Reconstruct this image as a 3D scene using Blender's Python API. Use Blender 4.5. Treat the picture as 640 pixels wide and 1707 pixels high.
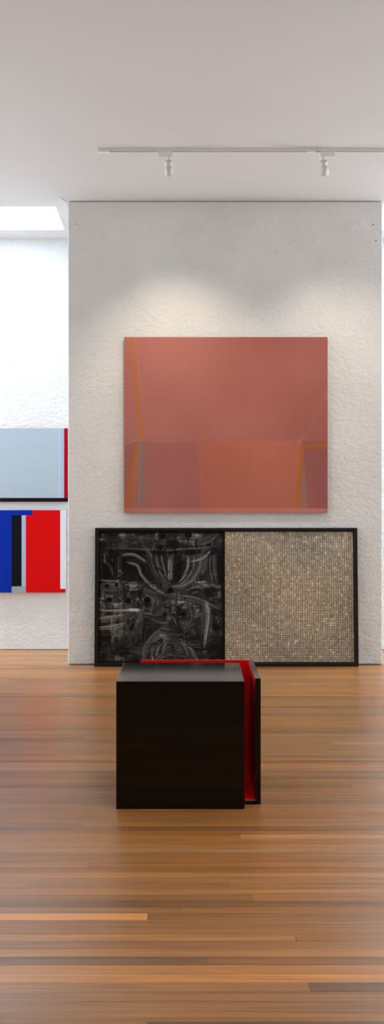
import bpy, bmesh, math, random
import numpy as np
from mathutils import Vector, Matrix

random.seed(7)
rng = np.random.default_rng(11)
for o in list(bpy.data.objects):
    bpy.data.objects.remove(o)
SC = bpy.context.scene
COL = SC.collection

# ------------------------------------------------------------------ camera
F = 1707.0            # focal length in pixels of the 640 x 1707 frame
HZ = 858.0            # row of the horizon
EYE = 1.5
cam = bpy.data.cameras.new('camera')
cam.sensor_fit = 'VERTICAL'
cam.sensor_height = 36.0
cam.sensor_width = 36.0
cam.lens = 36.0
cam.shift_y = (HZ - 853.5) / 1707.0
cam_o = bpy.data.objects.new('camera', cam)
cam_o.location = (0, 0, EYE)
cam_o.rotation_euler = (math.pi / 2, 0, 0)
COL.objects.link(cam_o)
SC.camera = cam_o

SC.view_settings.view_transform = 'Standard'
SC.view_settings.look = 'None'
SC.view_settings.gamma = 1.0
SC.view_settings.use_curve_mapping = False
SC.view_settings.exposure = 0.0


def X(px, Y):
    return (px - 320.0) / F * Y


def Z(py, Y):
    return EYE + (HZ - py) / F * Y


# ------------------------------------------------------------------ world and daylight
W = bpy.data.worlds.new('sky')
SC.world = W
W.use_nodes = True
W.node_tree.nodes['Background'].inputs[0].default_value = (0.80, 0.90, 1.0, 1)
W.node_tree.nodes['Background'].inputs[1].default_value = 1.0


def area(name, loc, rot, sx, sy, power, col):
    l = bpy.data.lights.new(name, 'AREA')
    l.shape = 'RECTANGLE'
    l.size = sx
    l.size_y = sy
    l.energy = power
    l.color = col
    o = bpy.data.objects.new(name, l)
    o.location = loc
    o.rotation_euler = rot
    COL.objects.link(o)
    return o


YP = EYE * F / (1108 - HZ)          # partition front face
YB = EYE * F / (1083 - HZ)          # far wall
ZC = Z(335, YP)                     # ceiling over the hall
SLOPE = (ZC - Z(397, YB)) / (YB - YP)
XL, XR = -7.0, 7.0
YF = -5.0
SKY_Y0, SKY_Y1 = 10.41, 11.10
SKYL_X = -1.385
SKYR_X = 1.925
SHAFT = 1.1
HX0, HX1, HY0, HY1 = -0.2, 2.6, 3.0, 4.2      # added roof light over the hall, unseen, brightens floor and slot


def zbay(y):
    return ZC - max(0.0, y - YP) * SLOPE


# unseen side lights added as fill for the hall, and the roof lights
area('daylight_left', (XL + 0.12, 6.6, 2.1), (0, -math.pi / 2, 0), 3.6, 9.0, 180, (0.88, 0.96, 1.0))
area('daylight_right', (XR - 0.12, 6.6, 2.1), (0, math.pi / 2, 0), 3.6, 9.0, 180, (0.88, 0.96, 1.0))
for _s, _x in ((-1, XL + .12), (1, XR - .12)):      # unseen light added at each end of the rear bay to brighten it
    area('daylight_bay', (_x, 10.7, 2.1), (0, _s * math.pi / 2, 0), 3.6, 0.9, 170, (0.80, 0.91, 1.0))
area('skylight_left', ((XL + SKYL_X) / 2, (SKY_Y0 + SKY_Y1) / 2, ZC + SHAFT - .04), (0, 0, 0),
     SKYL_X - XL, SKY_Y1 - SKY_Y0, 430, (0.76, 0.89, 1.0))
area('skylight_hall', ((HX0 + HX1) / 2, (HY0 + HY1) / 2, ZC + SHAFT - .04), (0, 0, 0), HX1 - HX0, HY1 - HY0, 140, (0.93, 0.97, 1.0))  # added fill from above, out of view
area('skylight_right', ((XR + SKYR_X) / 2, (SKY_Y0 + SKY_Y1) / 2, ZC + SHAFT - .04), (0, 0, 0),
     XR - SKYR_X, SKY_Y1 - SKY_Y0, 430, (0.76, 0.89, 1.0))


# ------------------------------------------------------------------ helpers
def srgb(r, g, b):
    def f(c):
        c /= 255.0
        return c / 12.92 if c <= 0.04045 else ((c + 0.055) / 1.055) ** 2.4
    return (f(r), f(g), f(b), 1.0)


def srgb_np(a):
    a = np.asarray(a, dtype=float) / 255.0
    return np.where(a <= 0.04045, a / 12.92, ((a + 0.055) / 1.055) ** 2.4)


def mat(name, col, rough=0.5, metal=0.0, spec=0.5, noise=None, bump=None):
    """noise = (scale, amount) tints the base colour; bump = (scale, strength, distance)"""
    m = bpy.data.materials.new(name)
    m.use_nodes = True
    nt = m.node_tree
    p = nt.nodes['Principled BSDF']
    p.inputs['Base Color'].default_value = col
    p.inputs['Roughness'].default_value = rough
    p.inputs['Metallic'].default_value = metal
    p.inputs['Specular IOR Level'].default_value = spec
    tc = nt.nodes.new('ShaderNodeTexCoord')
    if noise:
        n = nt.nodes.new('ShaderNodeTexNoise')
        n.inputs['Scale'].default_value = noise[0]
        n.inputs['Detail'].default_value = 6
        nt.links.new(tc.outputs['Object'], n.inputs['Vector'])
        r = nt.nodes.new('ShaderNodeValToRGB')
        a = noise[1]
        r.color_ramp.elements[0].position = 0.3
        r.color_ramp.elements[1].position = 0.7
        r.color_ramp.elements[0].color = (col[0] * (1 - a), col[1] * (1 - a), col[2] * (1 - a), 1)
        r.color_ramp.elements[1].color = (min(1, col[0] * (1 + a)), min(1, col[1] * (1 + a)), min(1, col[2] * (1 + a)), 1)
        nt.links.new(n.outputs['Fac'], r.inputs['Fac'])
        nt.links.new(r.outputs['Color'], p.inputs['Base Color'])
    if bump:
        n2 = nt.nodes.new('ShaderNodeTexNoise')
        n2.inputs['Scale'].default_value = bump[0]
        n2.inputs['Detail'].default_value = 5
        nt.links.new(tc.outputs['Object'], n2.inputs['Vector'])
        b = nt.nodes.new('ShaderNodeBump')
        b.inputs['Strength'].default_value = bump[1]
        b.inputs['Distance'].default_value = bump[2]
        nt.links.new(n2.outputs['Fac'], b.inputs['Height'])
        nt.links.new(b.outputs['Normal'], p.inputs['Normal'])
    return m


def attr_mat(name, rough=0.6, spec=0.3, bump=None):
    m = mat(name, (0.5, 0.5, 0.5, 1), rough, 0, spec, None, bump)
    nt = m.node_tree
    a = nt.nodes.new('ShaderNodeAttribute')
    a.attribute_name = 'pigment'
    nt.links.new(a.outputs['Color'], nt.nodes['Principled BSDF'].inputs['Base Color'])
    return m


def add_box(bm, x0, x1, y0, y1, z0, z1, mi=0):
    v = [bm.verts.new(p) for p in ((x0, y0, z0), (x1, y0, z0), (x1, y1, z0), (x0, y1, z0),
                                   (x0, y0, z1), (x1, y0, z1), (x1, y1, z1), (x0, y1, z1))]
    fs = []
    for idx in ((0, 3, 2, 1), (4, 5, 6, 7), (0, 1, 5, 4), (1, 2, 6, 5), (2, 3, 7, 6), (3, 0, 4, 7)):
        f = bm.faces.new([v[i] for i in idx])
        f.material_index = mi
        fs.append(f)
    return fs


def bevel(bm, w, seg=2):
    bmesh.ops.bevel(bm, geom=list(bm.edges), offset=w, offset_type='OFFSET', segments=seg, profile=0.5, affect='EDGES')


def add_lathe(bm, prof, seg=32):
    """prof: list of (radius, z) along local z"""
    rings = []
    for r, z in prof:
        if r < 1e-6:
            rings.append([bm.verts.new((0, 0, z))])
        else:
            rings.append([bm.verts.new((r * math.cos(2 * math.pi * i / seg), r * math.sin(2 * math.pi * i / seg), z))
                          for i in range(seg)])
    for a, b in zip(rings, rings[1:]):
        for i in range(seg):
            j = (i + 1) % seg
            if len(a) == 1 and len(b) > 1:
                bm.faces.new((a[0], b[j], b[i]))
            elif len(b) == 1 and len(a) > 1:
                bm.faces.new((a[i], a[j], b[0]))
            elif len(a) > 1:
                bm.faces.new((a[i], a[j], b[j], b[i]))


def add_tube(bm, pts, r, seg=8):
    pts = [Vector(p) for p in pts]
    rings = []
    for i, p in enumerate(pts):
        t = (pts[min(i + 1, len(pts) - 1)] - pts[max(i - 1, 0)]).normalized()
        u = t.orthogonal().normalized()
        w = t.cross(u)
        rings.append([bm.verts.new(p + r * (math.cos(2 * math.pi * k / seg) * u + math.sin(2 * math.pi * k / seg) * w))
                      for k in range(seg)])
    for a, b in zip(rings, rings[1:]):
        for k in range(seg):
            bm.faces.new((a[k], a[(k + 1) % seg], b[(k + 1) % seg], b[k]))
    bm.faces.new(rings[0][::-1])
    bm.faces.new(rings[-1])


def obj(name, bm, mats, parent=None, smooth=False):
    me = bpy.data.meshes.new(name)
    bmesh.ops.recalc_face_normals(bm, faces=list(bm.faces))
    bm.to_mesh(me)
    bm.free()
    for m in (mats if isinstance(mats, (list, tuple)) else [mats]):
        me.materials.append(m)
    if smooth:
        for p in me.polygons:
            p.use_smooth = True
    o = bpy.data.objects.new(name, me)
    COL.objects.link(o)
    if parent:
        o.parent = parent
    return o


def struct(name, bm, mats):
    o = obj(name, bm, mats)
    o['kind'] = 'structure'
    return o


def tag(o, label, cat, group=None):
    o['label'] = label
    o['category'] = cat
    if group:
        o['group'] = group
    return o


def thing(name, label, cat, loc, rot=(0, 0, 0), group=None):
    o = bpy.data.objects.new(name, None)
    o.empty_display_size = 0.1
    o.location = loc
    o.rotation_euler = rot
    COL.objects.link(o)
    return tag(o, label, cat, group)


# ------------------------------------------------------------------ materials of the shell
def plaster(name, col, depth):
    m = bpy.data.materials.new(name)
    m.use_nodes = True
    nt = m.node_tree
    N, L = nt.nodes, nt.links
    p = N['Principled BSDF']
    p.inputs['Roughness'].default_value = 0.85
    p.inputs['Specular IOR Level'].default_value = 0.25
    tc = N.new('ShaderNodeTexCoord')

    def nz(scale, detail, rough=0.55, stretch=None):
        n = N.new('ShaderNodeTexNoise')
        n.inputs['Scale'].default_value = scale
        n.inputs['Detail'].default_value = detail
        n.inputs['Roughness'].default_value = rough
        if stretch:
            mp = N.new('ShaderNodeMapping')
            mp.inputs['Scale'].default_value = stretch
            L.new(tc.outputs['Object'], mp.inputs['Vector'])
            L.new(mp.outputs['Vector'], n.inputs['Vector'])
        else:
            L.new(tc.outputs['Object'], n.inputs['Vector'])
        return n
    # dirt: wide soft smudges and rare small grey scuffs
    big = nz(1.3, 5, 0.6)
    r1 = N.new('ShaderNodeValToRGB')
    r1.color_ramp.elements[0].position = 0.32
    r1.color_ramp.elements[1].position = 0.62
    r1.color_ramp.elements[0].color = (col[0] * .91, col[1] * .91, col[2] * .91, 1)
    r1.color_ramp.elements[1].color = col
    L.new(big.outputs['Fac'], r1.inputs['Fac'])
    sc = nz(4.5, 8, 0.7)
    r2 = N.new('ShaderNodeValToRGB')
    r2.color_ramp.elements[0].position = 0.24
    r2.color_ramp.elements[1].position = 0.36
    r2.color_ramp.elements[0].color = (.72, .72, .71, 1)
    r2.color_ramp.elements[1].color = (1, 1, 1, 1)
    L.new(sc.outputs['Fac'], r2.inputs['Fac'])
    mx = N.new('ShaderNodeMixRGB')
    mx.blend_type = 'MULTIPLY'
    mx.inputs[0].default_value = 1
    L.new(r1.outputs['Color'], mx.inputs[1])
    L.new(r2.outputs['Color'], mx.inputs[2])
    L.new(mx.outputs['Color'], p.inputs['Base Color'])
    # coarse trowelled render
    a = nz(22, 4, 0.6, (1, 1, 1.25))
    b = nz(70, 3, 0.6)
    c = nz(5, 2)
    m1 = N.new('ShaderNodeMath'); m1.operation = 'MULTIPLY_ADD'
    m1.inputs[1].default_value = 0.45
    L.new(b.outputs['Fac'], m1.inputs[0]); L.new(a.outputs['Fac'], m1.inputs[2])
    m2 = N.new('ShaderNodeMath'); m2.operation = 'MULTIPLY_ADD'
    m2.inputs[1].default_value = 0.5
    L.new(c.outputs['Fac'], m2.inputs[0]); L.new(m1.outputs[0], m2.inputs[2])
    bp = N.new('ShaderNodeBump')
    bp.inputs['Strength'].default_value = 0.8
    bp.inputs['Distance'].default_value = depth
    L.new(m2.outputs[0], bp.inputs['Height'])
    L.new(bp.outputs['Normal'], p.inputs['Normal'])
    return m


M_WALL = plaster('white_plaster', (0.86, 0.86, 0.84, 1), 0.019)
M_FAR = plaster('white_plaster_far', (0.83, 0.84, 0.84, 1), 0.012)
M_CEIL = mat('ceiling_paint', (0.70, 0.705, 0.71, 1), 0.8, 0, 0.2, noise=(0.7, 0.02), bump=(3, 0.05, 0.01))
M_PLAIN = mat('white_paint', (0.74, 0.73, 0.71, 1), 0.8, 0, 0.2, noise=(1.5, 0.02))
M_PLATE = mat('painted_plate', (0.80, 0.79, 0.77, 1), 0.7, 0, .2, noise=(20, .03), bump=(60, .2, .004))
M_GAP = mat('shadow_gap', (0.24, 0.235, 0.225, 1), 0.9, 0, 0.1, noise=(6, 0.2))
M_DARKWALL = mat('charcoal_wall_paint', (0.04, 0.04, 0.04, 1), 0.8, 0, 0.2, noise=(1.5, 0.05))  # dark colour stands in for the unlit hall behind the camera
M_FRAMEW = mat('window_frame_paint', (0.30, 0.30, 0.30, 1), 0.5, noise=(5, 0.05))
M_WHITE_METAL = mat('white_lacquered_metal', (0.70, 0.69, 0.665, 1), 0.5, 0, 0.5, noise=(30, 0.02))

# ------------------------------------------------------------------ floor: strips of hardwood
def wood_mat():
    m = bpy.data.materials.new('hardwood_strips')
    m.use_nodes = True
    nt = m.node_tree
    N, L = nt.nodes, nt.links
    p = N['Principled BSDF']
    at = N.new('ShaderNodeAttribute')
    at.attribute_name = 'pigment'
    rnd = N.new('ShaderNodeAttribute')
    rnd.attribute_name = 'plank_seed'
    tc = N.new('ShaderNodeTexCoord')
    sep = N.new('ShaderNodeSeparateXYZ')
    L.new(tc.outputs['Object'], sep.inputs[0])
    mx = N.new('ShaderNodeMath'); mx.operation = 'MULTIPLY_ADD'
    mx.inputs[1].default_value = 37.0
    L.new(rnd.outputs['Fac'], mx.inputs[0]); L.new(sep.outputs['X'], mx.inputs[2])
    cmb = N.new('ShaderNodeCombineXYZ')
    L.new(mx.outputs[0], cmb.inputs['X']); L.new(sep.outputs['Y'], cmb.inputs['Y']); L.new(rnd.outputs['Fac'], cmb.inputs['Z'])
    mp = N.new('ShaderNodeMapping')
    mp.inputs['Scale'].default_value = (1.6, 55, 40)
    L.new(cmb.outputs[0], mp.inputs['Vector'])
    n = N.new('ShaderNodeTexNoise')
    n.inputs['Scale'].default_value = 1.0
    n.inputs['Detail'].default_value = 5
    n.inputs['Distortion'].default_value = 0.6
    L.new(mp.outputs[0], n.inputs['Vector'])
    r = N.new('ShaderNodeValToRGB')
    r.color_ramp.elements[0].position = 0.3
    r.color_ramp.elements[1].position = 0.7
    r.color_ramp.elements[0].color = (.66, .63, .60, 1)
    r.color_ramp.elements[1].color = (1.14, 1.14, 1.14, 1)
    L.new(n.outputs['Fac'], r.inputs['Fac'])
    mul = N.new('ShaderNodeMixRGB'); mul.blend_type = 'MULTIPLY'; mul.inputs[0].default_value = 1
    L.new(at.outputs['Color'], mul.inputs[1]); L.new(r.outputs['Color'], mul.inputs[2])
    # dark smoky streaks here and there
    mp2 = N.new('ShaderNodeMapping')
    mp2.inputs['Scale'].default_value = (0.9, 16, 30)
    L.new(cmb.outputs[0], mp2.inputs['Vector'])
    n2 = N.new('ShaderNodeTexNoise'); n2.inputs['Scale'].default_value = 1; n2.inputs['Detail'].default_value = 3
    L.new(mp2.outputs[0], n2.inputs['Vector'])
    r2 = N.new('ShaderNodeValToRGB')
    r2.color_ramp.elements[0].position = 0.66
    r2.color_ramp.elements[1].position = 0.80
    r2.color_ramp.elements[0].color = (1, 1, 1, 1)
    r2.color_ramp.elements[1].color = (.52, .46, .42, 1)
    L.new(n2.outputs['Fac'], r2.inputs['Fac'])
    mul2 = N.new('ShaderNodeMixRGB'); mul2.blend_type = 'MULTIPLY'; mul2.inputs[0].default_value = 1
    L.new(mul.outputs[0], mul2.inputs[1]); L.new(r2.outputs[0], mul2.inputs[2])
    L.new(mul2.outputs[0], p.inputs['Base Color'])
    p.inputs['Specular IOR Level'].default_value = 0.55
    n3 = N.new('ShaderNodeTexNoise'); n3.inputs['Scale'].default_value = 2.2; n3.inputs['Detail'].default_value = 6
    L.new(tc.outputs['Object'], n3.inputs['Vector'])
    mr = N.new('ShaderNodeMapRange')
    mr.inputs['From Min'].default_value = 0.3; mr.inputs['From Max'].default_value = 0.7
    mr.inputs['To Min'].default_value = 0.285; mr.inputs['To Max'].default_value = 0.36
    L.new(n3.outputs['Fac'], mr.inputs['Value']); L.new(mr.outputs[0], p.inputs['Roughness'])
    return m


PW = 0.0632
Z0 = EYE * F / (1522.8 - HZ)
BASE = np.array([151, 101, 54.])


def tone(k, hue=0.0):
    c = BASE * k
    return c + np.array([6, 0, -6]) * hue


# rows counted from the pale strip towards the camera (positive) and away (negative);
# each: list of (left pixel edge, tone) pairs
ROWS = {0: [(-900, 1.38), (246, 0.93)], 1: [(-700, .98)], 2: [(-900, .96)], 3: [(-500, 1.07), (493, .95)], 4: [(-800, .92), (342, .98)],
        5: [(-900, 1.10)], 6: [(-700, .82), (345, .86)], 7: [(-900, 1.16)], 8: [(-900, 1.24)],
        9: [(-600, 1.02), (516, .72)], 10: [(-900, .98)], 11: [(-800, .97)], 12: [(-900, .96)],
        13: [(-400, 1.0), (245, .68)], 14: [(-900, 1.0)], 15: [(-900, .95)],
        -1: [(-900, .98), (300, .94)], -2: [(-600, .80)], -3: [(-900, .95), (420, 1.0)], -4: [(-700, 1.05)],
        -5: [(-900, 1.0), (45, .94), (380, 1.0)], -6: [(-900, 1.04)], -7: [(-900, 1.08)], -8: [(-700, .92)]}
bm = bmesh.new()
cols, seeds = [], []
xa, xb = XL, XR
r0 = int(math.floor((YF - Z0) / PW)) - 1
r1 = int(math.ceil((YB + 0.1 - Z0) / PW))
g = 0.0006
for r in range(r0, r1):
    ya, yb = Z0 + r * PW, Z0 + (r + 1) * PW
    key = -r - 1
    segs = []
    if key in ROWS:
        ym = (ya + yb) / 2
        e = ROWS[key]
        xs = [max(xa, X(px, ym)) for px, _ in e]
        xs[0] = xa
        for i, (px, k) in enumerate(e):
            segs.append((xs[i], xs[i + 1] if i + 1 < len(xs) else xb, tone(k, random.uniform(-.4, .8))))
    else:
        x = xa - random.uniform(0, 2.5)
        base_k = random.gauss(1.0, 0.085)
        while x < xb:
            ln = random.choice((2.0, 2.8, 3.6, 4.4, 5.2)) * random.uniform(.85, 1.1)
            k = base_k * .45 + .55 * random.gauss(1.0, 0.09)
            if random.random() < .05:
                k *= 1.2
            if random.random() < .02:
                k *= .82
            segs.append((max(x, xa), min(x + ln, xb), tone(k, random.gauss(0, .8))))
            x += ln
    for s0, s1, c in segs:
        if s1 - s0 < .01:
            continue
        vs = [bm.verts.new(q) for q in ((s0 + g, ya + g, 0), (s1 - g, ya + g, 0), (s1 - g, yb - g, 0), (s0 + g, yb - g, 0))]
        bm.faces.new(vs)
        cols.append(srgb_np(np.clip(c, 0, 255)))
        seeds.append(random.random())
# dark underlay seen in the hairline joints
vs = [bm.verts.new(q) for q in ((xa, YF, -.002), (xb, YF, -.002), (xb, YB + .1, -.002), (xa, YB + .1, -.002))]
bm.faces.new(vs)
cols.append(srgb_np(np.array([66, 38, 22]))); seeds.append(0.5)
me = bpy.data.meshes.new('floor')
bm.to_mesh(me); bm.free()
ca = me.attributes.new('pigment', 'FLOAT_COLOR', 'FACE')
ca.data.foreach_set('color', np.hstack([np.array(cols), np.ones((len(cols), 1))]).astype(np.float32).ravel())
sa = me.attributes.new('plank_seed', 'FLOAT', 'FACE')
sa.data.foreach_set('value', np.array(seeds, dtype=np.float32))
me.materials.append(wood_mat())
fl = bpy.data.objects.new('floor', me)
fl['kind'] = 'structure'
COL.objects.link(fl)

# ------------------------------------------------------------------ walls and ceiling
PXL, PXR = X(113.5, YP), X(637, YP)
PT = 0.12            # partition thickness
# the partition stands between two shadow gaps, their shade filled in as dark strips
bm = bmesh.new()
add_box(bm, PXL, PXR, YP, YP + PT, 0.007, ZC - 0.007)
bevel(bm, 0.006, 2)
wall_c = struct('wall_center', bm, M_WALL)
bm = bmesh.new()
add_box(bm, PXL + .012, PXR - .012, YP + .015, YP + PT - .015, ZC - 0.008, ZC)
struct('trim_1', bm, M_GAP)
bm = bmesh.new()
add_box(bm, PXL + .012, PXR - .012, YP + .012, YP + PT - .012, 0.0, 0.008)
struct('trim_2', bm, M_GAP)
# far wall, raised a hair over the boards
bm = bmesh.new()
add_box(bm, XL, XR, YB, YB + .15, 0.006, zbay(YB))
struct('wall_back', bm, M_FAR)
bm = bmesh.new()
add_box(bm, XL, XR, YB + .01, YB + .14, 0.0, 0.007)
struct('trim_3', bm, M_GAP)  # dark strip colours in the shade under the far wall

# ceiling with the two roof-light wells and an added one over the hall
bm = bmesh.new()


def quad(bm, pts, mi=0):
    f = bm.faces.new([bm.verts.new(p) for p in pts])
    f.material_index = mi


for _x0, _x1, _y0, _y1 in ((XL, XR, YF, HY0), (XL, XR, HY1, YP), (XL, HX0, HY0, HY1), (HX1, XR, HY0, HY1)):
    quad(bm, [(_x0, _y0, ZC), (_x1, _y0, ZC), (_x1, _y1, ZC), (_x0, _y1, ZC)])


def bay(x0, x1, y0, y1):
    quad(bm, [(x0, y0, zbay(y0)), (x1, y0, zbay(y0)), (x1, y1, zbay(y1)), (x0, y1, zbay(y1))])


bay(XL, XR, YP, SKY_Y0)
bay(XL, XR, SKY_Y1, YB)
bay(SKYL_X, SKYR_X, SKY_Y0, SKY_Y1)
for x0, x1, ya, yb in ((XL, SKYL_X, SKY_Y0, SKY_Y1), (SKYR_X, XR, SKY_Y0, SKY_Y1), (HX0, HX1, HY0, HY1)):
    zt = ZC + SHAFT
    a, b, c, d = (x0, ya), (x1, ya), (x1, yb), (x0, yb)
    for p, q in ((a, b), (b, c), (c, d), (d, a)):
        quad(bm, [(p[0], p[1], zbay(p[1])), (q[0], q[1], zbay(q[1])), (q[0], q[1], zt), (p[0], p[1], zt)])
    quad(bm, [(x0, ya, zt), (x1, ya, zt), (x1, yb, zt), (x0, yb, zt)])
struct('ceiling', bm, M_CEIL)

# hall side walls and the wall behind the camera, with openings for the added side lights
WY0, WY1, WZ0, WZ1 = 2.0, 11.2, 0.2, 4.0


def side_wall(name, x, s):
    bm = bmesh.new()
    x0, x1 = (x, x + .2 * s) if s > 0 else (x - .2, x)
    add_box(bm, x0, x1, YF, WY0, 0, ZC)
    add_box(bm, x0, x1, WY1, YB + .15, 0, ZC)
    add_box(bm, x0, x1, WY0, WY1, 0, WZ0)
    add_box(bm, x0, x1, WY0, WY1, WZ1, ZC)
    struct(name, bm, M_PLAIN)


side_wall('wall_left', XL, -1)
side_wall('wall_right', XR, 1)
bm = bmesh.new()
add_box(bm, XL - .2, XR + .2, YF - .2, YF, 0, ZC)
struct('wall_front', bm, M_DARKWALL)
for i, x in enumerate((XL - .1, XR + .1)):  # frames around the added side lights, out of view
    bm = bmesh.new()
    n = 6
    for k in range(n + 1):
        yc = WY0 + (WY1 - WY0) * k / n
        add_box(bm, x - .03, x + .03, yc - .03, yc + .03, WZ0, WZ1)
    for zc in (WZ0 + .03, WZ1 - .03):
        add_box(bm, x - .03, x + .03, WY0, WY1, zc - .03, zc + .03)
    struct('window_%d' % (i + 1), bm, M_FRAMEW)

# ------------------------------------------------------------------ paint helpers
def painted_front(name, x0, x1, z0, z1, y, arr, m, parent):
    """arr: (rows, cols, 3) linear colours, row 0 at the top; one vertex per sample"""
    h, w, _ = arr.shape
    xs = np.linspace(x0, x1, w)
    zs = np.linspace(z1, z0, h)
    XX, ZZ = np.meshgrid(xs, zs)
    co = np.stack([XX, np.full_like(XX, y), ZZ], -1).reshape(-1, 3)
    idx = np.arange(h * w).reshape(h, w)
    fc = np.stack([idx[1:, :-1], idx[1:, 1:], idx[:-1, 1:], idx[:-1, :-1]], -1).reshape(-1, 4)
    me = bpy.data.meshes.new(name)
    me.vertices.add(len(co)); me.vertices.foreach_set('co', co.astype(np.float32).ravel())
    me.loops.add(fc.size); me.loops.foreach_set('vertex_index', fc.astype(np.int32).ravel())
    me.polygons.add(len(fc))
    me.polygons.foreach_set('loop_start', (np.arange(len(fc)) * 4).astype(np.int32))
    me.update(calc_edges=True)
    me.validate()
    ca = me.attributes.new('pigment', 'FLOAT_COLOR', 'POINT')
    ca.data.foreach_set('color', np.concatenate([arr.reshape(-1, 3), np.ones((h * w, 1))], 1).astype(np.float32).ravel())
    me.materials.append(m)
    o = bpy.data.objects.new(name, me)
    COL.objects.link(o)
    o.parent = parent
    return o


def grid(px0, px1, py0, py1, n):
    w = int((px1 - px0) * n) + 1
    h = int((py1 - py0) * n) + 1
    return np.meshgrid(np.linspace(px0, px1, w), np.linspace(py0, py1, h))


def soft(d, w):
    return np.clip(0.5 - d / w, 0, 1)


def noise2(shape, cell, seed):
    r = np.random.default_rng(seed)
    h, w = shape
    cy, cx = cell
    gh, gw = int(h / cy) + 3, int(w / cx) + 3
    gnum = r.random((gh, gw))
    yy, xx = np.arange(h) / cy, np.arange(w) / cx
    y0, x0 = yy.astype(int), xx.astype(int)
    fy, fx = (yy - y0)[:, None], (xx - x0)[None, :]
    fy, fx = fy * fy * (3 - 2 * fy), fx * fx * (3 - 2 * fx)
    a = gnum[y0][:, x0]; b = gnum[y0][:, x0 + 1]; c = gnum[y0 + 1][:, x0]; d = gnum[y0 + 1][:, x0 + 1]
    return (a * (1 - fx) + b * fx) * (1 - fy) + (c * (1 - fx) + d * fx) * fy


# ------------------------------------------------------------------ the pink canvas
TH = 0.045
YC = YP - TH
cx = X(376.5, YC)
pk = thing('painting', 'large pink and terracotta abstract canvas hung on the central white wall',
           'painting', (cx, YP, Z(855, YC)))
x0, x1 = X(207, YC) - cx, X(546, YC) - cx
zt = Z(562, YC) - Z(855, YC)
bm = bmesh.new()
add_box(bm, x0, x1, -TH + .001, -.004, 0, zt)
bevel(bm, .003, 1)
obj('stretcher', bm, mat('canvas_edge', srgb(112, 66, 58), 0.8, noise=(40, .1)), pk)
PX, PY = grid(207, 546, 562, 855, 1.0)
A = np.empty(PX.shape + (3,))
A[:] = (182, 109, 97)


def put(mask, c, a=1.0):
    m = (mask * a)[..., None]
    A[:] = A * (1 - m) + np.array(c, float) * m


def below(y):
    return soft(y - PY, 1.2)


def right(x):
    return soft(x - PX, 1.2)


low = below(735)
put(soft(395 - PX, 120), (166, 92, 82), .6)
put(low * right(241) * (1 - right(331 + (PY - 735) * .035)), (174, 103, 96))
put(low * right(331 + (PY - 735) * .035) * (1 - right(503 - (PY - 740) * .1)), (186, 104, 84))
put(low * (1 - right(241)), (166, 98, 92))
put(low * right(504) , (158, 90, 86))


def line(xa, ya, xb, yb, wa, wb, c, a=1.0, edge=1.2):
    L2 = (xb - xa) ** 2 + (yb - ya) ** 2
    t = ((PX - xa) * (xb - xa) + (PY - ya) * (yb - ya)) / L2
    tt = np.clip(t, 0, 1)
    d = np.hypot(PX - xa - tt * (xb - xa), PY - ya - tt * (yb - ya)) - (wa + (wb - wa) * tt) / 2
    put(soft(d, edge) * (t >= 0) * (t <= 1.0), c, a)


line(219, 560, 236, 735, 6, 7, (190, 112, 52), .85)
line(225, 562, 240, 700, 4, 2, (196, 128, 110), .22, 3)
put(below(735) * right(229) * (1 - right(241)), (160, 118, 104))
put(below(735) * right(234) * (1 - right(241)), (146, 116, 108), .8)
put(low * soft(np.abs(PX - 238) - 1, 6) * (1 - low * 0), (150, 126, 118), .35)
line(229, 735, 211, 850, 7, 12, (184, 106, 48), .85)
line(228, 760, 222, 850, 6, 14, (190, 110, 86), .6, 5)
line(205, 740, 232, 733, 4, 4, (182, 128, 120), .6, 2)
line(241, 736, 331, 736, 2, 2, (188, 116, 106), .5, 2)
line(331, 735, 500, 735, 2, 1.5, (190, 110, 92), .4, 2)
line(331, 736, 335, 848, 2, 2, (190, 112, 100), .5, 2)
line(505, 736, 548, 650, 2, 7, (184, 110, 96), .40, 3)
line(504, 560, 504, 735, 2, 4, (182, 112, 102), .22, 5)
line(498, 736, 506, 728, 4, 4, (186, 128, 118), .4, 3)
line(506, 765, 508, 850, 1, 11, (152, 118, 106), .8, 3)
line(512, 780, 522, 850, 1, 14, (176, 96, 84), .35, 6)
line(504, 741, 494, 850, 6, 9, (186, 104, 42), .9)
line(501, 744.5, 548, 744.5, 7, 7.5, (178, 98, 40), .95)
put(below(847.5), (196, 118, 108))
put(below(847.5) * soft(np.abs(PY - 848.5) - .5, 1), (206, 132, 122), .5)
wv = (noise2(PX.shape, (1.4, 90), 3) - .5) * 1.5 + (noise2(PX.shape, (60, 1.6), 4) - .5) * 2.5 + (noise2(PX.shape, (50, 60), 5) - .5) * 8
A += wv[..., None]
painted_front('canvas', x0, x1, 0, zt, -TH, srgb_np(np.clip(A * .92 + A.mean(-1, keepdims=True) * .06, 0, 255)),
              attr_mat('pink_acrylic', 0.55, 0.3, (140, .12, .002)), pk)

# ------------------------------------------------------------------ leaning diptych
DX0, DX1 = 157, 598
FT = 0.05
YD = EYE * F / (1111.5 - HZ)
ztop = 0.0
lean = math.atan2((YP - 0.004 - YD) - FT, 1.362)
dp = thing('framed_diptych', 'wide black-framed diptych leaning on the wall, dark brushwork beside glittering metallic mosaic',
           'framed artwork', (X(377.5, YD), YD, 0), (-lean, 0, 0))
hw = (X(DX1, YD) - X(DX0, YD)) / 2
HT = Z(880, YD + .08) / math.cos(lean)
fw = 0.030
M_FRAME = mat('black_lacquer_frame', (0.008, 0.008, 0.008, 1), 0.35, 0, 0.4, noise=(20, .2))
for nm, b in (('frame_rail', (-hw, hw, HT - fw, HT)), ('frame_rail', (-hw, hw, 0, fw + .006)),
              ('frame_stile', (-hw, -hw + fw, fw + .006, HT - fw)), ('frame_stile', (hw - fw, hw, fw + .006, HT - fw))):
    bm = bmesh.new()
    add_box(bm, b[0], b[1], 0, FT, b[2], b[3])
    bevel(bm, .002, 1)
    obj(nm, bm, M_FRAME, dp)
bm = bmesh.new()
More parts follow.
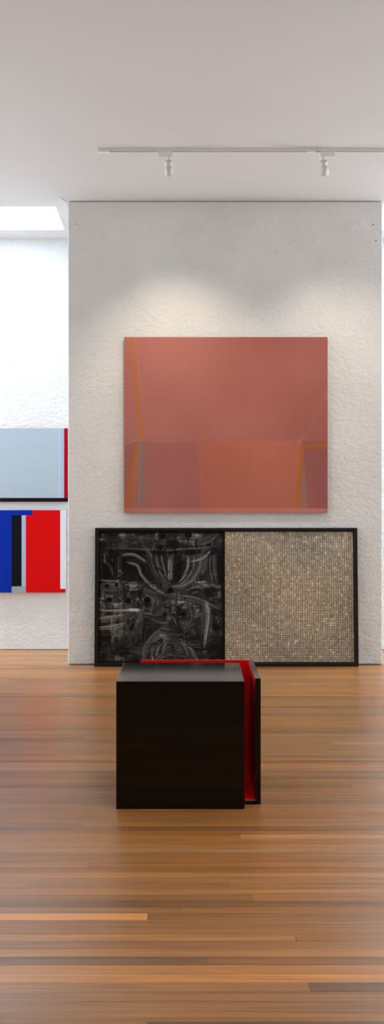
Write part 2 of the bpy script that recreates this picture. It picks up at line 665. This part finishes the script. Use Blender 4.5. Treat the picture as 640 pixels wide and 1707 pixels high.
add_box(bm, -hw + fw, hw - fw, FT - .008, FT - .002, fw, HT - fw)
obj('backing_board', bm, M_FRAME, dp)
xdiv = X(374, YD) - X(377.5, YD)
# dark brushwork, made stroke by stroke (units: photograph pixels)
DPX0, DPX1, DPY0, DPY1 = 162, 374, 885, 1106
GX, GY = grid(DPX0, DPX1, DPY0, DPY1, 1.6)
V = np.full(GX.shape, 16.0)
_h = noise2(GX.shape, (2.2, 46), 21) * .6 + noise2(GX.shape, (4, 18), 22) * .4       # dragged sideways
_v = noise2(GX.shape, (44, 2.2), 23) * .6 + noise2(GX.shape, (16, 4), 24) * .4       # dragged downwards
_m = noise2(GX.shape, (34, 40), 25)
_n = noise2(GX.shape, (26, 22), 26)
_wash = np.clip((_m - .38) * 3, 0, 1) * np.clip((_h - .35) * 2.4, 0, 1) * 62 + np.clip((_n - .42) * 3, 0, 1) * np.clip((_v - .4) * 2.4, 0, 1) * 56
_wash += np.clip(1 - np.abs(GY - 897) / 16, 0, 1) * _h * 34 + np.clip(1 - np.abs(GY - 1005) / 34, 0, 1) * _h * 26
_wash *= np.where((GY > 1062) & (GX < 236), .5, 1.0)
_wash *= 1.55
V += .6 * _wash + .4 * _wash[:, ::-1] + (noise2(GX.shape, (1.5, 1.5), 27) - .5) * .35 * _wash
WARM = np.zeros(GX.shape)


def spline(pts, n=14):
    P = [np.array(p, float) for p in pts]
    P = [2 * P[0] - P[1]] + P + [2 * P[-1] - P[-2]]
    out = []
    for i in range(1, len(P) - 2):
        for t in np.linspace(0, 1, n, endpoint=False):
            a, b, c, d = P[i - 1], P[i], P[i + 1], P[i + 2]
            out.append(.5 * (2 * b + (c - a) * t + (2 * a - 5 * b + 4 * c - d) * t * t + (3 * b - a - 3 * c + d) * t ** 3))
    out.append(P[-2])
    return np.array(out)


def stroke(pts, w, lum, al=.9, br=.75, seed=None, warm=0.0, taper=.5):
    S = spline(pts)
    pad = w
    ix = (GX[0] > S[:, 0].min() - pad) & (GX[0] < S[:, 0].max() + pad)
    iy = (GY[:, 0] > S[:, 1].min() - pad) & (GY[:, 0] < S[:, 1].max() + pad)
    if not ix.any() or not iy.any():
        return
    sl = np.ix_(iy, ix)
    gx, gy = GX[sl], GY[sl]
    d2 = (gx[..., None] - S[:, 0]) ** 2 + (gy[..., None] - S[:, 1]) ** 2
    k = d2.argmin(-1)
    T = np.gradient(S, axis=0)
    T /= np.linalg.norm(T, axis=1)[:, None] + 1e-9
    dx, dy = gx - S[k, 0], gy - S[k, 1]
    sd = dx * -T[k, 1] + dy * T[k, 0]
    dist = np.sqrt(d2.min(-1))
    s = k / (len(S) - 1)
    wl = w / 2 * (1 - taper * np.abs(2 * s - 1) ** 3)
    r = np.random.default_rng(seed if seed is not None else int(abs(pts[0][0] * 31 + pts[0][1] * 17 + w)) % 9973)
    nb = max(4, int(w * 1.5))
    prof = r.random(nb + 2)
    u = np.clip((sd / w + .5), 0, 1) * nb
    u0 = u.astype(int)
    fr = u - u0
    b = prof[u0] * (1 - fr) + prof[u0 + 1] * fr
    a = soft(dist - wl, 1.2) * al * np.clip(1.4 - 1.0 * np.abs(2 * s - 1) ** 4, 0, 1)
    a = a * (1 - .35 * (b < .3))
    V[sl] = V[sl] * (1 - a) + a * lum * (1 - br + br * 1.6 * b)
    WARM[sl] = WARM[sl] * (1 - a) + a * warm


AX = 290
R = random.Random(5)
for i in range(560):        # under-layer: dragged marks mirrored about the vertical axis
    x = R.uniform(160, AX)
    y = R.uniform(884, 1106)
    if 200 < x < 262 and 924 < y < 972:
        continue
    vert = R.random() < .42
    ln = R.uniform(6, 34)
    dxx, dyy = (R.uniform(-3, 3), ln) if vert else (ln, R.uniform(-5, 5))
    w = R.choice((2, 3, 4, 6, 8, 10, 13)) * R.uniform(.8, 1.2)
    lum = R.choice((4, 6, 10, 30, 42, 52, 64, 80)) * (1.25 if w < 5 else .9)
    if y < 970 and (x < 262):
        lum *= .7
    if y > 1060 and x < 240:
        lum *= .55
    al = R.uniform(.3, .75)
    c = R.uniform(-4, 4)
    p = [(x, y), (x + dxx / 2 + (c if vert else 0), y + dyy / 2 + (0 if vert else c)), (x + dxx, y + dyy)]
    wm = R.random() * .8
    stroke(p, w, lum, al, .8, i, wm)
    if R.random() < .75:
        stroke([(2 * AX - a, b) for a, b in p], w, lum * R.uniform(.6, 1.1), al, .8, i, wm)
K = stroke
# upper bands
K([(165, 896), (230, 900), (300, 894), (345, 902)], 12, 42, .55, .9, 1, .8)
K([(330, 906), (350, 898), (364, 884)], 12, 66, .7, .8, 2, .8)
K([(162, 912), (215, 914), (270, 917), (330, 914), (374, 908)], 3, 72, .9, .5, 3)
K([(162, 921), (240, 921), (374, 920)], 9, 9, .9, .4, 4)
K([(275, 919), (310, 915), (352, 913)], 3, 80, .8, .5, 5)
# dark hollow and swoops on the left
K([(165, 945), (200, 945), (255, 950)], 44, 9, .92, .3, 6, 0, .2)
K([(200, 926), (222, 925), (245, 938)], 5, 82, .95, .5, 7)
K([(163, 933), (180, 942), (189, 962)], 5, 46, .8, .6, 8)
K([(210, 937), (228, 943), (236, 960), (256, 980), (278, 992)], 6, 66, .9, .7, 9)
K([(206, 931), (236, 938), (248, 960), (270, 984)], 4, 30, .9, .6, 10)
K([(214, 948), (232, 968), (260, 988)], 4, 28, .8, .6, 11)
for xx, l in ((193, 34), (197, 48), (201, 38)):
    K([(xx, 924), (xx - 1, 945), (xx, 968)], 3, l, .8, .6, xx)
K([(162, 967), (180, 969), (201, 968)], 2.4, 100, .95, .3, 12)
K([(170, 964), (215, 964), (255, 985)], 4, 30, .7, .6, 13)
K([(165, 978), (204, 980)], 16, 60, .75, .8, 14, .6)
K([(214, 978), (229, 977)], 15, 84, .85, .7, 15, .4, .1)
K([(203, 968), (206, 990), (205, 1030), (207, 1082)], 5, 46, .8, .8, 16)
K([(212, 968), (214, 1000), (212, 1040), (214, 1075)], 4, 62, .7, .8, 17)
# the great eye
for j, (rx, l) in enumerate(((44, 46), (40, 72), (36, 40), (31, 88), (27, 34), (22, 78), (17, 26))):
    K([(AX - rx, 920 + j), (AX - rx + 4, 945), (AX - rx * .6, 966 - j), (AX - 6, 984 - 3 * j)], 4.2, l * .85, .85, .85, 30 + j)
    K([(AX + rx * 1.1, 922 + j), (AX + rx * 1.1 - 1, 945), (AX + rx * .75, 966 - j), (AX + 8, 986 - 3 * j)], 5, l, .9, .85, 40 + j, .5)
K([(352, 918), (338, 930), (318, 936)], 5, 86, .9, .6, 50)
K([(349, 915), (330, 926), (300, 930)], 4, 58, .8, .6, 51)
K([(284, 930), (283, 950), (284, 966)], 9, 88, .85, .7, 52, .2)
K([(297, 925), (298, 945), (296, 970)], 11, 9, .95, .3, 53)
K([(291, 890), (291, 930), (290, 975)], 4, 12, .9, .3, 54)
K([(287, 978), (305, 977), (325, 966)], 9, 74, .85, .8, 55, .9)
K([(312, 984), (330, 979), (372, 977)], 4, 76, .8, .9, 56)
for xx, l in ((347, 40), (352, 54), (358, 62)):
    K([(xx, 924), (xx - 1, 948), (xx + 5, 974)], 3.4, l, .85, .7, xx)
K([(366, 922), (369, 970)], 11, 10, .9, .3, 57)
# middle chaos
K([(232, 985), (262, 990), (290, 998), (340, 1004)], 5, 52, .8, .8, 58)
K([(246, 992), (258, 1000), (254, 1010)], 10, 66, .8, .8, 59)
K([(300, 995), (330, 1001), (362, 1016)], 13, 56, .8, .9, 60, .6)
K([(344, 1003), (348, 1030), (341, 1078)], 9, 78, .9, .8, 61, .5)
K([(337, 990), (340, 1030), (335, 1070)], 4, 50, .8, .8, 62)
K([(355, 1010), (350, 1045), (345, 1075)], 4, 44, .8, .8, 63)
K([(293, 990), (294, 1040)], 5, 44, .8, .7, 64)
K([(296, 1010), (312, 1011), (318, 1030), (310, 1040)], 9, 66, .75, .9, 65, .4)
K([(300, 1035), (316, 1042), (326, 1060)], 7, 58, .8, .8, 66, .4)
K([(276, 1008), (258, 1016), (246, 1040)], 9, 50, .75, .9, 67, .4)
# pale slabs on the left
K([(162, 1018), (200, 1018), (232, 1017)], 4, 92, .9, .5, 68, .8)
K([(214, 1017), (231, 1017)], 5, 128, .95, .3, 69, .3, .1)
K([(160, 1034), (185, 1031), (206, 1028)], 10, 92, .9, .5, 70, 1.3, .2)
K([(160, 1048), (185, 1046), (207, 1041)], 7, 100, .92, .5, 71, 1.3, .2)
K([(160, 1041), (206, 1036)], 3, 20, .9, .3, 72)
K([(162, 1056), (190, 1058)], 4, 34, .8, .6, 73)
K([(235, 1020), (218, 1040), (206, 1050)], 4, 40, .8, .6, 74)
for q in range(7):
    K([(214 + q * 6, 1030 + q * 3), (207 + q * 7, 1048 + q * 3), (212 + q * 6, 1066)], 2.5, 36 + 6 * (q % 3), .8, .6, 80 + q)
K([(180, 1073), (183, 1104)], 4, 42, .8, .6, 88)
K([(162, 1086), (195, 1074), (240, 1062)], 4, 32, .8, .6, 89)
K([(190, 1104), (230, 1094), (262, 1090)], 3, 34, .8, .6, 90)
# lower swirl
K([(240, 1104), (243, 1078), (262, 1056), (285, 1050)], 9, 56, .9, .8, 91)
for q in range(6):
    K([(250 + q * 5, 1100 - q * 2), (256 + q * 5, 1082 - q * 2), (272 + q * 3, 1068 + q * 3)], 4, (86, 40, 96, 34, 78, 50)[q], .9, .7, 92 + q)
    K([(330 - q * 5, 1100 - q * 2), (322 - q * 5, 1084 - q * 2), (306 - q * 3, 1070 + q * 3)], 4, (52, 80, 34, 70, 30, 62)[q], .85, .7, 99 + q)
K([(252, 1072), (268, 1062), (285, 1066)], 6, 74, .85, .8, 105)
K([(262, 1102), (272, 1092), (284, 1094)], 9, 66, .85, .8, 106)
K([(318, 1088), (345, 1090), (372, 1090)], 2, 56, .8, .4, 107)
K([(348, 1095), (374, 1080)], 22, 12, .8, .4, 108)
K([(352, 1020), (374, 1024)], 12, 16, .8, .5, 109)
for i in range(150):        # fine late marks
    x, y = R.uniform(164, AX), R.uniform(888, 1104)
    if 205 < x < 255 and 924 < y < 972:
        continue
    ang = R.choice((0, 0, 1.57, 1.57, .5, -.6, 1.1)) + R.gauss(0, .12)
    ln = R.uniform(5, 20)
    p = [(x, y), (x + ln * .5 * math.cos(ang) + R.gauss(0, 1), y + ln * .5 * math.sin(ang) + R.gauss(0, 1)), (x + ln * math.cos(ang), y + ln * math.sin(ang))]
    lum = R.choice((6, 8, 20, 60, 80, 100))
    if y > 1060 and x < 240:
        lum *= .5
    K(p, R.uniform(1, 3.4), lum, R.uniform(.4, .85), .7, 500 + i)
    if R.random() < .7:
        K([(2 * AX - a + R.gauss(0, 2), b + R.gauss(0, 2)) for a, b in p], R.uniform(1, 3.4), lum * R.uniform(.6, 1.1), .7, .7, 900 + i)
for (bx, by, br_) in ((271, 894, 4.5), (314, 891, 6), (177, 977, 3.2), (193, 975, 3), (213, 1002, 5), (245, 1001, 5.5),
                      (181, 1000, 4.5), (275, 1025, 3.6), (306, 1025, 4), (284, 985, 5)):
    m = soft(np.hypot(GX - bx, GY - by) - br_, 1.5)
    V[:] = V * (1 - m) + 6 * m
ed = np.minimum(np.minimum(GX - DPX0, DPX1 - GX), np.minimum(GY - DPY0, DPY1 - GY))
V *= np.clip(.25 + ed / 8, 0, 1)
V += (np.random.default_rng(3).random(V.shape) - .5) * 6
V = np.clip(10 + (V - 11) * 1.55, 3, 190)
DC = np.stack([V * (1 + .03 * WARM), V, V * (1 - .10 * WARM) + 1], -1)
painted_front('brushwork_panel', -hw + fw, xdiv - .004, fw, HT - fw, FT - .016, srgb_np(np.clip(DC, 0, 255)),
              attr_mat('black_and_grey_paint', 0.35, 0.35, (90, .15, .002)), dp)['label'] = 'black panel with swirling grey brush strokes'
bm = bmesh.new()
add_box(bm, xdiv - .004, xdiv + .006, FT - .022, FT - .004, fw, HT - fw)
obj('divider', bm, M_FRAME, dp)

# metallic mosaic: 58 x 58 little bevelled tiles in one mesh
NX, NY = 58, 59
mx0, mx1, mz0, mz1 = xdiv + .007, hw - fw - .006, fw + .012, HT - fw - .006
bm = bmesh.new()
px_, pz_ = (mx1 - mx0) / NX, (mz1 - mz0) / NY
tcol = []
R = random.Random(9)
yb_ = FT - .016
for j in range(NY):
    for i in range(NX):
        c0 = mx0 + (i + .5) * px_
        c1 = mz0 + (j + .5) * pz_
        a, b = px_ * .43, pz_ * (.43 + .055 * max(0, (j + R.gauss(0, 9)) / NY))
        a2, b2 = a * .50, b * .55
        tx, tz = R.gauss(0, .05), R.gauss(0, .05)
        hgt = .0055

        def P(u, v, d):
            return bm.verts.new((c0 + u, yb_ - d - tx * u - tz * v, c1 + v))
        base = [P(-a, -b, .0004), P(a, -b, .0004), P(a, b, .0004), P(-a, b, .0004)]
        top = [P(-a2, -b2, hgt), P(a2, -b2, hgt), P(a2, b2, hgt), P(-a2, b2, hgt)]
        bm.faces.new(top)
        for q in range(4):
            bm.faces.new((base[q], base[(q + 1) % 4], top[(q + 1) % 4], top[q]))
        k = R.gauss(1.04, .06)
        if R.random() < .04:
            k *= 1.25
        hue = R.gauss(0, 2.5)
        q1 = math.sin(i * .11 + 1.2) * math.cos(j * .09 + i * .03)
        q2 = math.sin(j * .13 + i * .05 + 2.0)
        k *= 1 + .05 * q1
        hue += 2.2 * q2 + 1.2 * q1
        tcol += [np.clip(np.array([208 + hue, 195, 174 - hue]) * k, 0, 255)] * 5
fq = bm.faces.new([bm.verts.new(p) for p in ((mx0 - .006, yb_, mz0 - .01), (mx1 + .006, yb_, mz0 - .01), (mx1 + .006, yb_, mz1 + .006), (mx0 - .006, yb_, mz1 + .006))])
tcol.append(np.array([84, 66, 46.]))
me = bpy.data.meshes.new('mosaic_panel')
bm.to_mesh(me); bm.free()
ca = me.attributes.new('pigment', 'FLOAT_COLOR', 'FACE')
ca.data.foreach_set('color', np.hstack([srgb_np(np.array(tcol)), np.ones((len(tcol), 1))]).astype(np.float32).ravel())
mm = attr_mat('champagne_metal_tiles', 0.34, .5)
mm.node_tree.nodes['Principled BSDF'].inputs['Metallic'].default_value = 0.65
me.materials.append(mm)
mo = bpy.data.objects.new('mosaic_panel', me)
COL.objects.link(mo)
mo.parent = dp
mo['label'] = 'grid of small champagne metal tiles'

# ------------------------------------------------------------------ black cube sculpture with red interior
YS = EYE * F / (1349 - HZ)
sx, sy = X(300.5, YS), YS
sc_t = thing('sculpture', 'black cube sculpture with a red lined open slot, on the wooden floor in the foreground', 'sculpture', (sx, sy, 0))


def satin_black():
    m = mat('satin_black_wood', (0.003, 0.003, 0.003, 1), 0.06, 0, 0.36, noise=(60, .25), bump=(260, .03, .001))
    return m


M_BLACK = satin_black()
M_RED = mat('red_lacquer', srgb(232, 6, 8), 0.45, 0, 0.35, noise=(15, .05))
bhx = (X(407.5, YS) - X(193.5, YS)) / 2
bd = 0.66
bh = Z(1136, YS)
bm = bmesh.new()
# slight widening towards the rear as the photograph shows
v = [bm.verts.new(p) for p in ((-bhx, 0, 0), (bhx, 0, 0), (bhx + .005, bd, 0), (-bhx - .006, bd, 0),
                               (-bhx, 0, bh), (bhx, 0, bh), (bhx + .005, bd, bh), (-bhx - .006, bd, bh))]
for idx in ((0, 3, 2, 1), (4, 5, 6, 7), (0, 1, 5, 4), (1, 2, 6, 5), (2, 3, 7, 6), (3, 0, 4, 7)):
    bm.faces.new([v[i] for i in idx])
bevel(bm, .0025, 2)
obj('block', bm, M_BLACK, sc_t)
YS2 = EYE * F / (1341 - HZ)
oy = YS2 - YS
ry0, ry1 = oy, 5.945 - YS + .018
xi, xo = X(425.4, YS2) - sx, X(434.6, YS2) - sx
shh = Z(1131, YS2)


def lined_box(b, red):
    """box whose faces facing «red» directions are red lacquer"""
    bm = bmesh.new()
    fs = add_box(bm, *b)
    names = ('z-', 'z+', 'y-', 'x+', 'y+', 'x-')
    for f, n in zip(fs, names):
        f.material_index = 1 if n in red else 0
    bevel(bm, .0004, 1)
    return bm


obj('side_panel', lined_box((xi, xo, ry0, ry1, 0, shh), ('x-',)), [M_BLACK, M_RED], sc_t)
obj('back_panel', lined_box((X(234, 5.945) - sx, xi, 5.945 - YS, ry1, 0, shh + .002), ('y-', 'z+')), [M_BLACK, M_RED], sc_t)['label'] = 'thin back panel with red inner face'
obj('base_panel', lined_box((bhx + .007, xi, ry0, 5.945 - YS, 0, Z(1334, YS2)), ('z+',)), [M_BLACK, M_RED], sc_t)['label'] = 'red floor of the slot with black front edge'

# ------------------------------------------------------------------ hard-edged paintings on the far wall
def flat_painting(name, label, px0, px1, py0, py1, depth, cells, edge):
    """cells: (px0, px1, py0, py1, material); colour fields as they meet on the panel front"""
    yf = YB - depth
    ox, oz = X((px0 + px1) / 2, yf), Z(py1, yf)
    t = thing(name, label, 'painting', (ox, YB, oz))
    bm = bmesh.new()
    add_box(bm, X(px0, yf) - ox, X(px1, yf) - ox, -depth + .001, -.012, 0, Z(py0, yf) - oz)
    bevel(bm, .002, 1)
    obj('panel_body', bm, edge, t)
    bm = bmesh.new()
    ms = []
    for a, b, c, d, m in cells:
        if m not in ms:
            ms.append(m)
        quad(bm, [(X(a, yf) - ox, -depth, Z(d, yf) - oz), (X(b, yf) - ox, -depth, Z(d, yf) - oz),
                  (X(b, yf) - ox, -depth, Z(c, yf) - oz), (X(a, yf) - ox, -depth, Z(c, yf) - oz)], ms.index(m))
    obj('painted_face', bm, ms, t)
    return t


mk = lambda n, c, r=.4: mat(n, c, r, 0, .18, noise=(8, .015))
grey_blue = mk('grey_blue_paint', srgb(176, 190, 200))
grey_pale = mk('pale_blue_grey_paint', srgb(184, 204, 214))
grey_lilac = mk('lilac_grey_paint', srgb(172, 184, 202))
crimson = mk('crimson_paint', srgb(168, 0, 34))
near_black = mk('blue_black_paint', srgb(16, 18, 26))
blue = mk('ultramarine_paint', srgb(0, 42, 160))
black = mk('black_paint', srgb(12, 15, 18))
red = mk('vermilion_paint', srgb(215, 4, 8))
white = mk('white_panel_paint', srgb(226, 228, 232))
cgrey = mk('cool_grey_paint', srgb(168, 188, 214))
mgrey = mk('mid_grey_paint', srgb(150, 166, 174))
flat_painting('painting', 'pale grey-blue panel with crimson right edge, upper one on the far wall',
              -165, 113.2, 714, 836.5, .045,
              [(-165, 98.5, 714, 830, grey_blue), (98.5, 100.5, 714, 830, grey_pale), (100.5, 106.8, 714, 830, grey_lilac),
               (106.8, 113.2, 714, 830, crimson), (-165, 113.2, 830, 836.5, near_black)], crimson)
flat_painting('painting', 'blue, black and red hard-edged panel hung low on the far wall',
              -165, 109.5, 850.5, 988, .055,
              [(-165, 54, 850.5, 859, blue), (-165, 19.5, 859, 988, blue), (19.5, 36, 859, 977.5, black),
               (19.5, 36, 977.5, 988, mgrey), (36, 43, 859, 977.5, cgrey), (36, 43, 977.5, 988, mgrey),
               (43, 54, 859, 988, red), (54, 100.5, 850.5, 988, red),
               (100.5, 109.5, 850.5, 981.5, white), (100.5, 109.5, 981.5, 988, red)], white)

# ------------------------------------------------------------------ lighting track and spotlights
YT = F * (ZC - .016 - EYE) / (HZ - 251.5)
tr_x0 = X(163, YT)
tr = thing('lighting_track', 'long thin white lighting track running across the ceiling in front of the central wall', 'lighting track', (tr_x0, YT, ZC))
M_RAIL = mat('white_track_paint', (0.86, 0.85, 0.82, 1), 0.5, 0, 0.5, noise=(30, 0.02))
M_SLOT = mat('track_slot', (0.16, 0.15, 0.13, 1), 0.5, 0, .4, noise=(30, .1))
jx = X(515, YT) - tr_x0
end = 4.2 - tr_x0


def rail(name, a, b):
    bm = bmesh.new()
    add_box(bm, a, b, -.018, -.013, -.022, 0)
    add_box(bm, a, b, .013, .018, -.022, 0)
    add_box(bm, a, b, -.013, .013, -.006, 0)
    for s in (-1, 1):
        add_box(bm, a, b, s * .0118 - .0012, s * .0118 + .0012, -.022, -.019)
    r_ = obj(name, bm, M_RAIL, tr)
    bm = bmesh.new()
    add_box(bm, a, b, -.008, .008, -.018, -.012)
    s_ = obj('conductor_strip', bm, M_SLOT, r_)


rail('rail', .10, jx - .02)
rail('rail', jx + .06, end)
bm = bmesh.new()
add_box(bm, 0, .10, -.019, .019, -.032, 0)
bevel(bm, .002, 1)
obj('end_feed', bm, M_RAIL, tr)
bm = bmesh.new()
add_box(bm, jx - .02, jx + .06, -.019, .019, -.030, 0)
bevel(bm, .002, 1)
obj('joiner', bm, M_RAIL, tr)

M_GLASS = mat('spot_lens', (0.9, 0.85, 0.75, 1), 0.15)
M_GLASS.node_tree.nodes['Principled BSDF'].inputs['Emission Color'].default_value = (1, .88, .72, 1)
M_GLASS.node_tree.nodes['Principled BSDF'].inputs['Emission Strength'].default_value = 8.0


def spotlight(px, label, side, target, power, cone, blend):
    x = X(px, YT)
    t = thing('spotlight', label, 'spotlight', (x, YT, ZC - .023), (0, 0, 0), 'white spotlights on the ceiling track')
    bm = bmesh.new()
    if side < 0:
        add_box(bm, -.088, .038, -.017, .017, -.050, -.0002)
    else:
        add_box(bm, -.028, .098, -.017, .017, -.050, -.0002)
    bevel(bm, .003, 2)
    obj('adapter', bm, M_RAIL, t)
    bm = bmesh.new()
    add_tube(bm, [(0, 0, -.049), (0, 0, -.104)], .010, 12)
    add_tube(bm, [(-.016, 0, -.088), (.016, 0, -.088)], .011, 12)
    obj('stem', bm, M_WHITE_METAL, t, True)
    piv = Vector((0, 0, -.090))
    tgt = Vector(target) - Vector((x, YT, ZC - .023)) - piv
    d = tgt.normalized()
    q = (-d).to_track_quat('Z', 'Y')
    L_ = .110
    rr = .037
    # body axis: local -Z looks along the beam; pivot near the rear
    bm = bmesh.new()
    add_lathe(bm, [(0, .012), (rr * .80, .012), (rr * .92, .006), (rr * .92, -.022), (rr * .88, -.024), (rr * .88, -.028), (rr, -.030),
                   (rr, -L_), (rr * .9, -L_), (rr * .86, -L_ + .02), (0, -L_ + .021)], 40)
    bo = obj('barrel', bm, M_WHITE_METAL, t, False)
    for p in bo.data.polygons:
        p.use_smooth = len(p.vertices) == 4
    bo.rotation_mode = 'QUATERNION'
    bo.rotation_quaternion = q
    bo.location = piv
    bm = bmesh.new()
    add_lathe(bm, [(0, -L_ + .0165), (rr * .6, -L_ + .0165), (rr * .8, -L_ + .0185), (0, -L_ + .0188)], 32)
    ln = obj('lens', bm, M_GLASS, bo, True)
    l = bpy.data.lights.new('spot_beam', 'SPOT')
    l.energy = power
    l.color = (1.0, .84, .66)
    l.spot_size = math.radians(cone)
    l.spot_blend = blend
    l.shadow_soft_size = .03
    lo = bpy.data.objects.new('spot_beam', l)
    lo.location = piv + d * (L_ + .01)
    lo.rotation_mode = 'QUATERNION'
    lo.rotation_quaternion = q
    COL.objects.link(lo)
    lo.parent = t
    return t


spotlight(281, 'white cylindrical spotlight hanging nearer the free end of the ceiling track', -1, (X(300, YP), YP, Z(735, YP)), 108, 80, 1.0)
spotlight(539, 'white cylindrical spotlight hanging just right of the track joiner', 1, (X(590, YP), YP, Z(745, YP)), 72, 80, 1.0)

# ------------------------------------------------------------------ small marks on the wall
bm = bmesh.new()
add_lathe(bm, [(.050, 0), (.050, .006), (.046, .009), (.040, .009), (.038, .0075), (0, .0075)], 40)
cv = obj('cover_plate', bm, M_PLATE)
cv.rotation_euler = (math.pi / 2, 0, 0)
cv.location = (X(583.5, YP), YP + .0005, Z(375, YP))
tag(cv, 'small round painted cover plate high on the right of the central wall', 'cover plate')
M_HOLE = mat('dark_plug', (0.08, 0.078, 0.075, 1), .8, noise=(50, .1))
for px, py, r_ in ((622.2, 374.5, .007), (626.7, 401.5, .007), (125.6, 373.5, .006), (131, 375, .004), (327, 444, .004)):
    bm = bmesh.new()
    add_lathe(bm, [(r_, 0), (r_ * .9, .0015), (0, .002)], 12)
    h = obj('screw_hole', bm, M_HOLE, wall_c)
    h.rotation_euler = (math.pi / 2, 0, 0)
    h.location = (X(px, YP), YP + .0003, Z(py, YP))
bm = bmesh.new()
add_tube(bm, [(X(101, YP - .12), YP - .12, ZC - .002), (X(106, YP - .06), YP - .06, ZC - .008), (X(111, YP), YP, ZC - .012),
              (X(113.2, YP + .01), YP + .01, ZC - .03), (X(112.6, YP + .02), YP + .02, ZC - .055)], .0018, 6)
tag(obj('wire', bm, M_HOLE), 'short thin grey wire at the upper left corner of the central wall', 'wire')
